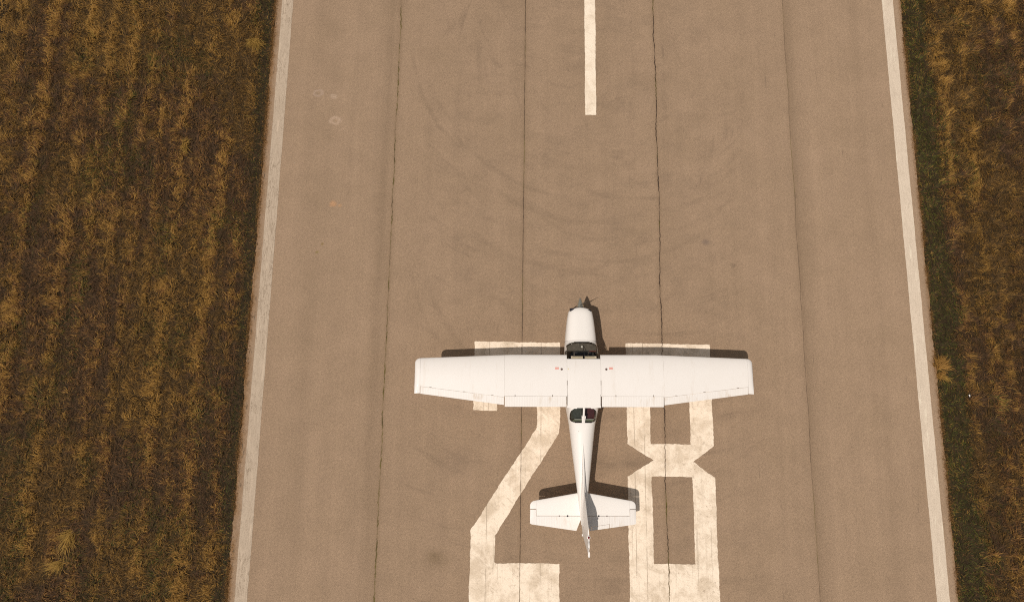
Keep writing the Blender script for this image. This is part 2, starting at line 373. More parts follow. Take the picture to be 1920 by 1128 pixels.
def wav(y, s, a):      # small reproducible wobble
    return a * (math.sin(y * 2.3 + s) * .5 + math.sin(y * 7.1 + s * 2) * .3 + math.sin(y * 19.7 + s * 5) * .25 + math.sin(y * 41 + s * 3) * .15)
ys = sorted(set([-120, -60] + [round(-12 + .06 * i, 3) for i in range(600)] + [40, 80, 160, 300]))
V = []; F = []
for yy in ys:
    j = 1 if -12 <= yy <= 24 else 0
    l = X0 + wav(yy, 1, .035) * j + random.uniform(-.012, .012); r = X1 + wav(yy, 4, .025) * j + random.uniform(-.01, .01)
    V += [(l, yy, -.06), (l, yy, 0), (r, yy, 0), (r, yy, -.06)]
for i in range(len(ys) - 1):
    a = i * 4; b = a + 4
    for k in range(3): F.append((a + k, a + k + 1, b + k + 1, b + k)[::-1])
runway = mesh('runway', V, F, M['asphalt']); tag(runway, kind='structure')

def marking(name, loops, mat, z=.004, amp=.008, step=.05, label=None):
    """flat painted area; loops = outer outline then holes; every edge is cut small and roughened"""
    import bmesh
    bm = bmesh.new(); edges = []
    for lp in loops:
        vs = []
        for i in range(len(lp)):
            a = Vector(lp[i]); b = Vector(lp[(i + 1) % len(lp)]); L = (b - a).length; n = max(1, int(min(L, 90) / step)); d = (b - a) / L; nn = Vector((-d.y, d.x))
            ph = random.uniform(0, 9)
            for k in range(n):
                p = a.lerp(b, k / n); s_ = k / n * L
                if k: p = p + nn * (wav(s_, ph, amp) + random.uniform(-amp, amp) * .35)
                vs.append(bm.verts.new((p.x, p.y, z)))
        edges += [bm.edges.new((vs[i], vs[(i + 1) % len(vs)])) for i in range(len(vs))]
    bmesh.ops.triangle_fill(bm, use_beauty=True, edges=edges, normal=(0, 0, 1))
    for f in bm.faces:
        if f.normal.z < 0: f.normal_flip()
    m = bpy.data.meshes.new(name); bm.to_mesh(m); bm.free(); m.materials.append(mat)
    o = bpy.data.objects.new(name, m); C.collection.objects.link(o); o.parent = runway
    if label: o['label'] = label
    return o

marking('edge_line', [[(-8.525, -40), (-8.125, -40), (-8.125, 60), (-8.525, 60)]], M['edge_g'], label='worn greyish painted line along the left runway edge', amp=.006)
marking('edge_line', [[(13.385, -40), (13.79, -40), (13.79, 60), (13.385, 60)]], M['edge_w'], label='paler painted line along the right runway edge', amp=.006)
marking('centre_line', [[(2.505, 10.81), (2.893, 10.81), (2.893, 40), (2.505, 40)]], M['centre'], amp=.012, label='white centre line dash ahead of the aircraft')
YB = -5.95
marking('runway_digit', [[(-1.225, 2.70), (1.615, 2.70), (1.612, .20), (1.585, -.24), (-.437, -3.44), (-.437, -4.285), (1.60, -4.285), (1.60, YB), (-1.225, YB), (-1.222, -3.30),
                          (.86, -.085), (.86, 1.62), (-.455, 1.62), (-.455, .435), (-1.215, .450)]], M['digit'], label='figure 2 painted left of the aircraft', amp=.017)
marking('runway_digit', [[(3.80, 2.705), (6.59, 2.705), (6.60, -.60), (5.92, -1.10), (6.60, -1.59), (6.605, YB), (3.80, YB), (3.79, -1.59), (4.64, -1.08), (3.80, -.56)],
                         [(4.555, 1.65), (5.85, 1.65), (5.85, -.56), (4.555, -.56)], [(4.565, -1.585), (5.87, -1.585), (5.885, -4.245), (4.575, -4.255)]], M['digit'],
        label='figure 8 painted right of the aircraft', amp=.017)

# ------------------------------------------------------------------ grass
def vnoise(x, y, sx, sy, seed):
    r = np.random.default_rng(seed); T = r.random((257, 257))
    u = x / sx + 1000.3; v = y / sy + 1000.7
    i = np.floor(u).astype(int); j = np.floor(v).astype(int); fu = u - i; fv = v - j
    fu = fu * fu * (3 - 2 * fu); fv = fv * fv * (3 - 2 * fv); g = lambda a, b: T[a % 257, b % 257]
    return (g(i, j) * (1 - fu) + g(i + 1, j) * fu) * (1 - fv) + (g(i, j + 1) * (1 - fu) + g(i + 1, j + 1) * fu) * fv

def smooth(v, a, b):
    t = np.clip((v - a) / (b - a), 0, 1); return t * t * (3 - 2 * t)

def blades(px, py, L, W, ang, lift, col, zb=-.06):
    """numpy arrays of blade roots, lengths, widths, headings, heights, colours -> vertices, faces"""
    n = len(px); bend = rng.normal(0, .5, n)
    dx, dy = np.cos(ang), np.sin(ang); dx2, dy2 = np.cos(ang + bend), np.sin(ang + bend)
    V = np.zeros((n, 5, 3)); nx, ny = -dy * W / 2, dx * W / 2
    mx, my = px + dx * L * .5, py + dy * L * .5
    V[:, 0] = np.stack([px - nx, py - ny, np.full(n, zb)], 1); V[:, 1] = np.stack([px + nx, py + ny, np.full(n, zb)], 1)
    V[:, 2] = np.stack([mx + nx, my + ny, zb + lift], 1); V[:, 3] = np.stack([mx - nx, my - ny, zb + lift], 1)
    V[:, 4] = np.stack([mx + dx2 * L * .5, my + dy2 * L * .5, zb + lift * rng.uniform(.5, 1.3, n)], 1)
    return V, np.repeat(col[:, None, :], 5, 1)

def blade_object(name, VV, CC, mat):
    V = np.concatenate(VV).reshape(-1, 3); Cc = np.concatenate(CC).reshape(-1, 3); n = len(V) // 5
    m = bpy.data.meshes.new(name); m.vertices.add(len(V)); m.vertices.foreach_set('co', V.astype(np.float32).ravel())
    b = np.arange(n)[:, None] * 5
    idx = np.concatenate([b + np.array([[0, 1, 2, 3]]), b + np.array([[3, 2, 4]])], 1).astype(np.int32)
    m.loops.add(n * 7); m.loops.foreach_set('vertex_index', idx.ravel())
    m.polygons.add(n * 2); st = (np.arange(n)[:, None] * 7 + np.array([[0, 4]])).astype(np.int32)
    m.polygons.foreach_set('loop_start', st.ravel())
    m.update(calc_edges=True)
    at = m.color_attributes.new('tint', 'FLOAT_COLOR', 'POINT')
    at.data.foreach_set('color', np.concatenate([Cc, np.ones((len(Cc), 1))], 1).astype(np.float32).ravel())
    m.materials.append(mat); o = bpy.data.objects.new(name, m); C.collection.objects.link(o); return o

PAL = dict(straw=(.53, .305, .080), gold=(.40, .215, .050), brown=(.22, .118, .036), rust=(.27, .128, .044), purple=(.155, .082, .042), olive=(.17, .130, .030), green=(.110, .135, .022), dark=(.048, .034, .016))
P = {k: np.array(v) for k, v in PAL.items()}

def turf(x0, x1, y0, y1, dens, lsc=1.0):
    n = int((x1 - x0) * (y1 - y0) * dens)
    px = rng.uniform(x0, x1, n); py = rng.uniform(y0, y1, n)
    wobx = px + .25 * np.sin(py * .31) + (vnoise(px, py, 1.2, 1.2, 5) - .5) * .35
    xx = px + .06 * np.sin(py * .45) + (vnoise(px, py, .4, .4, 5) - .5) * .26 + (vnoise(px, py, 3.0, 3.0, 6) - .5) * .25
    # windrows left by the mower: narrow rows of straw with a darker furrow beside each
    row = np.zeros(n)
    for q, (xr, wr, ar) in enumerate(((-17.9, .16, .6), (-16.75, .20, 1.0), (-15.27, .15, 1.0), (-14.55, .14, .5), (-13.75, .17, .8), (-13.08, .15, .75), (-12.45, .13, .5), (-11.68, .16, .85), (-11.05, .13, .35), (-10.28, .20, 1.0), (-9.5, .12, .4),
                                      (15.22, .16, .8), (16.1, .16, .5), (16.6, .17, .85), (17.4, .16, .7), (18.1, .16, .7))):
        am = ar * smooth(vnoise(px * 0 + q * 5.3, py, 1, 3.6, 70 + q) * .7 + vnoise(px * 0 + q, py, 1, .5, 90 + q) * .3, .16, .52)
        row += am * np.exp(-((xx - xr) / (wr * 1.15)) ** 2) - .65 * ar * np.exp(-((xx - xr - .36) / (wr * 1.1)) ** 2)
    broad = vnoise(wobx, py, 1.6, 5.0, 1) * .5 + vnoise(wobx, py, .45, 1.6, 2) * .5
    cl = .30 * vnoise(px, py, .22, .34, 9) + .48 * vnoise(px, py, .09, .12, 10) + .22 * vnoise(px, py, .7, .8, 12)
    bright = np.clip(smooth(.28 * broad + .72 * cl, .30, .74) * .60 + row * .49 - .03, 0, 1)
    # the bands that lie next to the tarmac
    dl = X0 - px; dr = px - X1
    leftband = np.where(px < 0, 1 - smooth(dl + (vnoise(px, py, .5, .7, 21) - .5) * .35, .22, .55), 0)
    rightband = np.where(px > 0, 1 - smooth(dr + (vnoise(px, py, .5, .9, 22) - .5) * .4, .75, 1.05), 0)
    band = np.clip(leftband + rightband * .8, 0, 1)
    greenf = np.clip(smooth(vnoise(px, py, .9, 2.0, 31) * .6 + vnoise(px, py, .25, .3, 32) * .4, .52, .80) * .32 + rightband * .8 + leftband * .45, 0, 1)
    hue = vnoise(px, py, 1.5, 2.5, 41) * .6 + vnoise(px, py, .2, .2, 42) * .4
    u = rng.random(n)[:, None]; v = rng.random(n)
    lo = np.where((hue > .52)[:, None], P['purple'], P['brown']) * (1 - u) + P['dark'] * u
    md = np.where((hue > .48)[:, None], P['rust'], P['gold']) * (1 - u * .5) + P['brown'] * u * .5
    hi = P['straw'] * (1 - u * .6) + P['gold'] * u * .6
    k = (bright + rng.normal(0, .25, n))[:, None]
    col = np.where(k < .40, lo, np.where(k < .74, md, hi))
    gcol = np.where(k < .35, P['dark'] * .6 + P['green'] * .3, np.where(k < .8, P['green'] * (1 - u) + P['olive'] * u, P['olive'] * 1.5))
    isg = (rng.random(n) < greenf * .85)[:, None]
    col = np.where(isg, gcol, col)
    dkb = (rng.random(n) < (leftband * .62 + rightband * .35))[:, None]
    col = np.where(dkb, P['dark'] * (.7 + .6 * u), col)
    col = col * rng.uniform(.72, 1.25, (n, 1))
    ang = 2 * np.pi * (vnoise(px, py, .42, .42, 51) * 1.6 + vnoise(px, py, .12, .12, 52) * .5) + rng.normal(0, .5, n)
    L = rng.gamma(5, .029, n) * lsc * (1 - .35 * band); L = np.clip(L, .05, .42)
    W = rng.uniform(.006, .011, n) * lsc
    lift = np.clip(rng.gamma(2.0, .022, n) + .09 * bright * (1 - band), .01, .22) * (1 - .55 * band)
    # keep blades off the tarmac except for a few
    tipx = px + np.cos(ang) * L
    ok = (tipx < X0 + .03) | (tipx > X1 - .03) if True else None
    ok &= (px < X0 + .01) | (px > X1 - .01)
    return [a[ok] for a in (px, py, L, W, ang, lift)] + [col[ok]]

VV = []; CC = []
for reg in ((-18.6, X0, -7.2, 17.0, 1450, 1.0), (X1, 18.6, -7.2, 17.0, 1450, 1.0), (-26, -18.6, -13, 24, 260, 1.9), (18.6, 27, -13, 24, 260, 1.9),
            (-18.6, X0, -13, -7.2, 320, 1.7), (-18.6, X0, 17, 24, 320, 1.7), (X1, 18.6, -13, -7.2, 320, 1.7), (X1, 18.6, 17, 24, 320, 1.7)):
    px, py, L, W, ang, lift, col = turf(*reg); v, c = blades(px, py, L, W, ang, lift, col); VV.append(v); CC.append(c)
# rusty short fringe right on the tarmac edge
for xe, sg in ((X0, -1), (X1, 1)):
    n = 7000; py = rng.uniform(-8, 18, n); dens = vnoise(py * 0, py, 1, .7, 61 + sg); kp = rng.random(n) < smooth(dens, .25, .7) * .9 + .1; py = py[kp]; n = len(py)
    px = xe + sg * np.abs(rng.normal(0, .055, n)) - sg * .035
    u = rng.random(n)[:, None]; col = (np.array((.30, .150, .045)) * u + np.array((.16, .085, .03)) * (1 - u)) * rng.uniform(.6, 1.2, (n, 1))
    v, c = blades(px, py, rng.uniform(.03, .12, n), rng.uniform(.006, .012, n), rng.uniform(0, 6.28, n), rng.uniform(.06, .085, n), col, zb=-.05); VV.append(v); CC.append(c)
grass = blade_object('grass', VV, CC, M['grass'])
tag(grass, 'rough brown and straw coloured grass beside the runway', 'grass', kind='stuff')

def tuft(cx, cy, specs, label, n=260):
    """specs: (heading deg, spread deg, length, share, hue) sprays of long straw"""
    VV = []; CC = []
    for hd, spd, ln, sh, hue in specs:
        k = int(n * sh); a = np.radians(hd + rng.normal(0, spd, k)); L = ln * rng.uniform(.45, 1.1, k)
        px = cx + rng.normal(0, .05, k); py = cy + rng.normal(0, .05, k)
        col = np.array(hue) * rng.uniform(.55, 1.15, (k, 1))
        v, c = blades(px - cx, py - cy, L, rng.uniform(.008, .014, k), a, rng.uniform(.08, .22, k), col, zb=0.0); VV.append(v); CC.append(c)
    o = blade_object('grass_tuft', VV, CC, M['grass']); o.location = (cx, cy, -.055)
    return tag(o, label, 'grass tuft', 'long dry tufts standing out of the turf')
S1 = (.40, .215, .055); S2 = (.44, .265, .062)
tuft(14.12, 2.05, ((55, 30, .48, .5, S1), (15, 20, .55, .25, S1), (100, 25, .36, .25, S1)), 'bushy orange straw tuft overhanging the right tarmac edge')
tuft(14.14, 1.80, ((-40, 8, .58, .25, S2), (-90, 20, .25, .35, S1), (20, 30, .25, .4, S1)), 'small spiky straw tuft just below the orange tuft on the right edge', 110)
tuft(-13.85, -3.55, ((-105, 6, .95, .35, S2), (-150, 8, .55, .25, S2), (-70, 10, .6, .2, S2), (200, 8, .5, .2, S2)), 'long combed yellow tuft in the turf at lower left', 120)
tuft(-14.05, -4.4, ((205, 9, .65, .5, S2), (250, 12, .5, .5, S2)), 'short yellow tuft just below the long combed one', 90)
tuft(-9.45, 13.55, ((-55, 14, .6, .6, S2), (-110, 20, .45, .4, S2)), 'straw tuft leaning towards the runway at upper left', 200)
tuft(-11.6, 9.5, ((-60, 7, .5, .6, S2), (40, 20, .3, .4, S2)), 'thin pale straw spray in the middle of the left turf', 90)

# ------------------------------------------------------------------ the aircraft
AX, AY, YAW = 2.185, 2.107, R(.6)
air = bpy.data.objects.new('light_aircraft', None); C.collection.objects.link(air)
air.location = (AX, AY, 0); air.rotation_euler = (0, 0, YAW)
tag(air, 'white high wing single propeller aeroplane parked on the runway digits', 'aeroplane')

def interp(tab, y):
    """tab rows sorted by falling y; smooth (Catmull-Rom like) interpolation of every column"""
    ysn = np.array([r[0] for r in tab])[::-1]; return [float(np.interp(y, ysn, np.array([r[k] for r in tab])[::-1])) for k in range(1, len(tab[0]))]

def section(y, wd, zt, zb, zc, n, K=120):
    P = []
    for k in range(K):
        t = 2 * math.pi * k / K; c_, s_ = math.cos(t), math.sin(t)
        x = wd * math.copysign(abs(c_) ** (2 / n), c_); h = (zt - zc) if s_ > 0 else (zc - zb)
        P.append((x, y, zc + h * math.copysign(abs(s_) ** (2 / n), s_)))
    return P

#        y      half-w  top    bottom  mid   squareness
BODY = [(.49, .490, 1.525, .70, 1.12, 2.9), (.44, .497, 1.545, .68, 1.14, 2.9), (.30, .506, 1.69, .66, 1.20, 3.1), (.10, .516, 1.875, .64, 1.25, 3.6),
        (-.06, .522, 1.965, .62, 1.28, 4.4), (-.14, .524, 1.992, .61, 1.30, 5.0), (-.5, .530, 2.012, .60, 1.30, 5.5), (-1.0, .525, 1.975, .60, 1.30, 5.5), (-1.45, .500, 1.905, .62, 1.28, 4.6),
        (-1.62, .478, 1.885, .64, 1.26, 3.6), (-1.85, .440, 1.77, .67, 1.22, 3.0), (-2.05, .405, 1.625, .70, 1.18, 2.6), (-2.3, .376, 1.545, .74, 1.16, 2.4), (-3.0, .298, 1.44, .83, 1.14, 2.3),
        (-4.06, .172, 1.31, .94, 1.13, 2.2), (-4.7, .10, 1.235, 1.00, 1.12, 2.1), (-5.05, .060, 1.19, 1.04, 1.115, 2.0)]
Y = []
y = .49
while y > -5.05:
    Y.append(y); y -= .02 if y > -2.1 else .08
Y.append(-5.05)
K = 120
secs = []
for yy in Y:
    # box-filter the table so that the lines stay fair
    v = np.mean([interp(BODY, min(.49, max(-5.05, yy + d))) for d in (-.06, -.03, 0, .03, .06)], axis=0) if yy < .40 else interp(BODY, yy)
    secs.append(section(yy, *v, K=K))
def is_windshield(x, y, z):
    if not (-.145 < y < .47): return False
    base = .452 - .10 * (abs(x) / .46) ** 3.2                      # curved lower edge
    if abs(x) > .475: return -.10 < y < .26 and z > 1.60 and abs(x) < .5 
    return y < base and z > 1.45 and abs(x) < .487
def is_rear(x, y, z):
    if not (-2.05 < y < -1.60) or z < 1.3: return False
    cx, cy, a, b = 0, -1.815, .408, .222
    return abs(x / a) ** 3.4 + abs((y - cy) / b) ** 3.4 < 1 and abs(x) > .032
def is_side(x, y, z):
    if abs(x) < .40: return False
    return (-.86 < y < .16 and 1.42 < z < 1.84 and z < 1.84 - max(0, y + .02) * 1.1) or (-1.42 < y < -.95 and 1.45 < z < 1.82)
groups = {'body': [], 'windshield': [], 'rearL': [], 'rearR': [], 'sideL': [], 'sideR': []}
Vb = [p for s_ in secs for p in s_]
for i in range(len(secs) - 1):
    for k in range(K):
        f = (i * K + k, i * K + (k + 1) % K, (i + 1) * K + (k + 1) % K, (i + 1) * K + k)
        c_ = np.mean([Vb[q] for q in f], axis=0)
        if is_windshield(*c_): g_ = 'windshield'
        elif is_rear(*c_): g_ = 'rearL' if c_[0] < 0 else 'rearR'
        elif is_side(*c_): g_ = 'sideL' if c_[0] < 0 else 'sideR'
        else: g_ = 'body'
        groups[g_].append(f)
groups['body'].append(tuple(range(K)))
groups['body'].append(tuple((len(secs) - 1) * K + k for k in range(K - 1, -1, -1)))
def sub(name, faces, mat, auto=None):
    used = sorted({q for f in faces for q in f}); mp = {q: i for i, q in enumerate(used)}
    return mesh(name, [Vb[q] for q in used], [tuple(mp[q] for q in f) for f in faces], mat, air, True, auto)
sub('fuselage', groups['body'], M['clean'], 40)
sub('windshield', groups['windshield'], M['glass'])
sub('rear_window', groups['rearL'], M['glass']); sub('rear_window', groups['rearR'], M['glass'])
Vd = []; Fd = []
for k in range(19):
    yy = -1.59 - .475 * k / 18; zt = interp(BODY, yy)[1] + .004
    Vd += [(-.031, yy, zt - .012), (-.027, yy, zt), (.027, yy, zt), (.031, yy, zt - .012)]
for k in range(18):
    for q in range(3): a = k * 4 + q; Fd.append((a, a + 4, a + 5, a + 1))
mesh('window_divider', Vd, Fd, M['clean'], air, True)
sub('side_window', groups['sideL'], M['glass']); sub('side_window', groups['sideR'], M['glass'])

# cowling
COWL = [(1.555, .215, 1.345, 1.06, 1.20, 2.2), (1.55, .27, 1.365, .99, 1.19, 2.3), (1.53, .335, 1.385, .94, 1.18, 2.5), (1.48, .378, 1.41, .885, 1.17, 2.7), (1.40, .392, 1.43, .85, 1.16, 2.9), (1.25, .415, 1.45, .81, 1.15, 3.0),
        (.95, .450, 1.48, .76, 1.14, 3.0), (.65, .480, 1.508, .72, 1.13, 3.0), (.495, .493, 1.524, .70, 1.12, 2.9)]
Vc = []; Yc = [1.555, 1.55, 1.54, 1.53, 1.505, 1.48, 1.44, 1.40, 1.33, 1.25, 1.15, 1.05, .95, .8, .65, .57, .495]
for yy in Yc:
    for x_, y_, z_ in section(yy, *interp(COWL, yy), K=64):
        Vc.append((x_, y_ - .055 * (x_ / .38) ** 2 * min(1, max(0, (yy - 1.15) / .35)), z_))
Fc = [(i * 64 + k, i * 64 + (k + 1) % 64, (i + 1) * 64 + (k + 1) % 64, (i + 1) * 64 + k) for i in range(len(Yc) - 1) for k in range(64)]
Fc += [tuple(range(64))]
cowl = mesh('cowling', Vc, Fc, M['clean'], air, True, 45)
for sx in (-1, 1):       # cooling inlets in front of the cowl
    b = MB(); b.lathe([(.085, 1.50), (.085, 1.585), (.075, 1.60), (.062, 1.585), (.060, 1.565)], (sx * .245, -.045 if sx < 0 else -.09, 1.285), 'y', 20)
    for i, v in enumerate(b.V): b.V[i] = (sx * .245 + (v[0] - sx * .245) * 1.15, v[1] - .02, v[2])
    b.build('air_inlet', M['dark'], cowl, True, 40)
b = MB(); b.box((0, 1.36, .845), (.26, .26, .10), taper=.85); b.build('chin_scoop', M['clean'], cowl)

# propeller and spinner
HZ = 1.235
b = MB(); prof = [(.005, 1.895)]
for k in range(1, 13):
    t = k / 12; prof.append((.128 * t ** .72, 1.895 - .33 * t))
prof.append((.120, 1.555)); b.lathe(prof, (0, 0, HZ), 'y', 32); b.build('spinner', M['chrome'], air, True, 60)
prop = MB(); prop.lathe([(.05, 1.56), (.135, 1.56), (.135, 1.575), (.05, 1.575)], (0, 0, HZ), 'y', 24)
prop_o = prop.build('propeller', M['dark'], air, True, 40)
PA = R(81.5)
for sgn in (1, -1):
    ax = Vector((math.cos(PA), 0, math.sin(PA))) * sgn; side = Vector((0, 1, 0)).cross(ax)
    V = []; ns = 14; m_ = 12
    for i in range(ns + 1):
        r = .10 + .74 * i / ns; t = i / ns
        ch = (.085 + .065 * math.sin(min(1, t * 1.5) * math.pi / 2) - .05 * t ** 2) * (math.sqrt(max(0, 1 - max(0, (t - .88) / .125) ** 2))) * .5 + .004
        th = (.022 * (1 - t) + .006) * .5; p = R(50 - 30 * t)
        cd = side * math.cos(p) + Vector((0, 1, 0)) * math.sin(p); tn = ax.cross(cd)
        for k in range(m_):
            q = 2 * math.pi * k / m_; V.append(Vector((0, 1.64, HZ)) + ax * r + cd * math.cos(q) * ch + tn * math.sin(q) * th)
    F = [(i * m_ + k, i * m_ + (k + 1) % m_, (i + 1) * m_ + (k + 1) % m_, (i + 1) * m_ + k) for i in range(ns) for k in range(m_)]
    F += [tuple(range(m_ - 1, -1, -1)), tuple(ns * m_ + k for k in range(m_))]
    mesh('blade', V, F, M['blade'], prop_o, True)

# wing ---------------------------------------------------------------
def naca(t):       # upper and lower ordinates of a 2412-like section, per unit chord
    t = min(max(t, 0), 1); yt = .6 * (.2969 * math.sqrt(t) - .1260 * t - .3516 * t * t + .2843 * t ** 3 - .1015 * t ** 4)
    yc = .02 / .16 * (.8 * t - t * t) if t < .4 else .02 / .36 * (.2 + .8 * t - t * t)
    return yc + yt, yc - yt
def LE(x): return 0.0 if x < 2.2 else -.115 * (x - 2.2) / 2.72
def TE(x): return -1.56 if x < 2.392 else -1.507 + .33 * (x - 2.392) / 2.53
def Z0(x): return 1.925 + math.tan(R(1.0)) * (x - .5)
def surf(x, y, le=None, te=None, tk=1.0):
    le = LE(x) if le is None else le; te = TE(x) if te is None else te; c_ = le - te; u, l = naca((le - y) / c_); return Z0(x) + u * c_ * tk, Z0(x) + l * c_ * tk

def panel(xs, y0f, y1f, zf, side=1, m=18, vert=False):
    """closed solid between y0 (front) and y1 (rear); zf(x, y) gives top and bottom"""
    V = []; F = []
    for x in xs:
        a, b_ = y0f(x), y1f(x); up = []; lo = []
        for k in range(m + 1):
            t = .5 * (1 - math.cos(math.pi * .5 * k / m)) * 2 if True else k / m
            t = 1 - math.cos(math.pi * .5 * k / m)
            yy = a + (b_ - a) * t; u, l = zf(x, yy)
            if u - l < .004: mid = (u + l) / 2; u, l = mid + .002, mid - .002
            up.append((x * side, yy, u)); lo.append((x * side, yy, l))
        V += up + lo[::-1]
    q = 2 * (m + 1)
    for i in range(len(xs) - 1):
        for k in range(q): F.append((i * q + k, i * q + (k + 1) % q, (i + 1) * q + (k + 1) % q, (i + 1) * q + k))
    F += [tuple(range(q - 1, -1, -1)), tuple((len(xs) - 1) * q + k for k in range(q))]
    if vert: V = [(z, y, x) for x, y, z in V]
    if (side < 0) != vert: F = [f[::-1] for f in F]
    return V, F
def lin(a, b, n): return [a + (b - a) * i / n for i in range(n + 1)]
def HGa(x): return -1.278 + .315 * (x - 2.385) / 2.53     # aileron hinge
for side in (-1, 1):
    b = MB(); b.add(*panel([.509, 1.0, 1.5, 2.0, 2.2, 2.39], LE, lambda x: -1.246, surf, side))
    b.add(*panel([2.393, 2.8, 3.4, 4.0, 4.5, 4.915], LE, lambda x: HGa(x) + .001, surf, side))
    wing = b.build('wing', M['white'], air, True, 35)
    tip = lambda x: (x - 4.919) / .165
    tiple = lambda x: -.115 - .15 * (1 - math.sqrt(max(0, 1 - tip(x) ** 2)))
    tzf = lambda x, y: (lambda s_: (Z0(4.92) + (s_[0] - Z0(4.92)) * math.sqrt(max(.03, 1 - tip(x) ** 3)), Z0(4.92) + (s_[1] - Z0(4.92)) * math.sqrt(max(.03, 1 - tip(x) ** 3))))(surf(4.92, y, tiple(x), -1.165))
    b = MB(); b.add(*panel([4.919, 4.95, 4.98, 5.01, 5.035, 5.055, 5.07, 5.079, 5.084], tiple, lambda x: -1.165 - .012 * tip(x), tzf, side))
    b.build('wing_tip', M['white'], air, True, 35)
    b = MB(); b.add(*panel([.535, 1.2, 1.8, 2.378], lambda x: -1.251, lambda x: -1.56, surf, side, 8)); b.build('flap', M['ribbed'], air, True, 30)
    b = MB(); b.add(*panel([2.402, 3.2, 4.0, 4.905], lambda x: HGa(x) - .005, TE, surf, side, 8)); b.build('aileron', M['ribbed'], air, True, 30)
    # hinge brackets, small dark dots on the hinge line
    for hx in (.95, 2.07):
        h = MB(); h.box((side * hx, -1.235, surf(hx, -1.235)[0] + .004), (.018, .055, .008)); h.build('flap_track', M['gap'], wing)
    for hx in (2.75, 3.6, 4.6):
        h = MB(); h.box((side * hx, HGa(hx) + .01, surf(hx, HGa(hx))[0] + .002), (.07, .012, .006)); h.build('hinge', M['gap'], wing)
    # fuel filler, placard
    fz = surf(.672, -.43)[0]
    h = MB(); h.lathe([(.001, .0), (.034, .0), (.034, .008), (.026, .012), (.001, .012)], (side * .672, -.446, fz), 'z', 20); h.build('fuel_cap', M['fuelcap'], wing, True, 40)
    h = MB()
    for r_ in range(3):
        for q in range(6):
            h.box((side * (.765 + q * .019) , -.395 - r_ * .022, surf(.8, -.41)[0] + .0025), (.016, .018, .002))
    h.build('placard', M['pink'], wing)
    # seam between wing root and cabin roof
    h = MB()
    for k in range(16):
        yy = -.80 - k * .047; zz = surf(.51, yy)[0] + .003; h.box((side * (.507 - (.012 if k > 8 else 0)), yy, zz), (.009 if k > 2 else .018, .049, .004))
    h.build('root_seam', M['gap'], wing)
    # strut, aerofoil section
    b = MB(); b.tube([(side * .50, -.45, .78), (side * 2.35, -.55, 1.90)], .055, 14, (1.0, .32)); b.build('wing_strut', M['white'], air, True)
# little sealant mark beside the left filler
h = MB(); h.box((-.47, -.44, surf(.509, -.44)[0] + .008), (.035, .045, .004)); h.build('sealant_patch', M['amber'], air)

# cabin roof panel, flush with the wings
rp = MB(); V = []; F = []; ry = lin(-.132, -1.585, 24); rx = lin(-.506, .506, 10)
for yy in ry:
    for xx in rx: V.append((xx, yy, surf(.509, yy)[0] + .004 * (1 - (xx / .506) ** 2) if yy > -1.56 else surf(.509, -1.555)[0] - .01))
nt = len(V); V += [(a, b_, c_ - .02) for a, b_, c_ in V]; w_ = len(rx)
for i in range(len(ry) - 1):
    for k in range(w_ - 1):
        a = i * w_ + k; F.append((a, a + w_, a + w_ + 1, a + 1)); F.append((a + nt, a + 1 + nt, a + w_ + 1 + nt, a + w_ + nt))
for k in range(w_ - 1):
    F.append((k, k + 1, k + 1 + nt, k + nt)); a = (len(ry) - 1) * w_ + k; F.append((a + 1, a, a + nt, a + 1 + nt))
for i in range(len(ry) - 1):
    a = i * w_; F.append((a + w_, a, a + nt, a + w_ + nt)); a = i * w_ + w_ - 1; F.append((a, a + w_, a + w_ + nt, a + nt))
rp.add(V, F); rp.build('cabin_roof', M['white'], air, True, 40)

# tail ----------------------------------------------------------------
def sym(le, te, tk, z0):
    def f(x, y):
        l_, t_ = le(x), te(x); c_ = l_ - t_; t = min(max((l_ - y) / c_, 0), 1)
        h_ = tk * 5 * .5 * (.2969 * math.sqrt(t) - .1260 * t - .3516 * t * t + .2843 * t ** 3 - .1030 * t ** 4) * c_ * 2
        return z0(x) + h_, z0(x) - h_
    return f
ZS = 1.10
sLE = lambda x: -4.125 - .235 * (x - .15) / 1.35
def sLEr(x): return sLE(x) if x < 1.47 else sLE(x) - .13 * (1 - math.sqrt(max(0, 1 - ((x - 1.47) / .135) ** 2)))
sTE = lambda x: -5.23 + .19 * (x - .21) / 1.38
tabc = lambda x: sTE(x) + .115
szf = sym(sLE, sTE, .085, lambda x: ZS)
def szr(x, y):
    u, l = szf(x, y); k = 1.0 if x < 1.47 else math.sqrt(max(.05, 1 - ((x - 1.47) / .14) ** 2)); return ZS + (u - ZS) * k, ZS + (l - ZS) * k
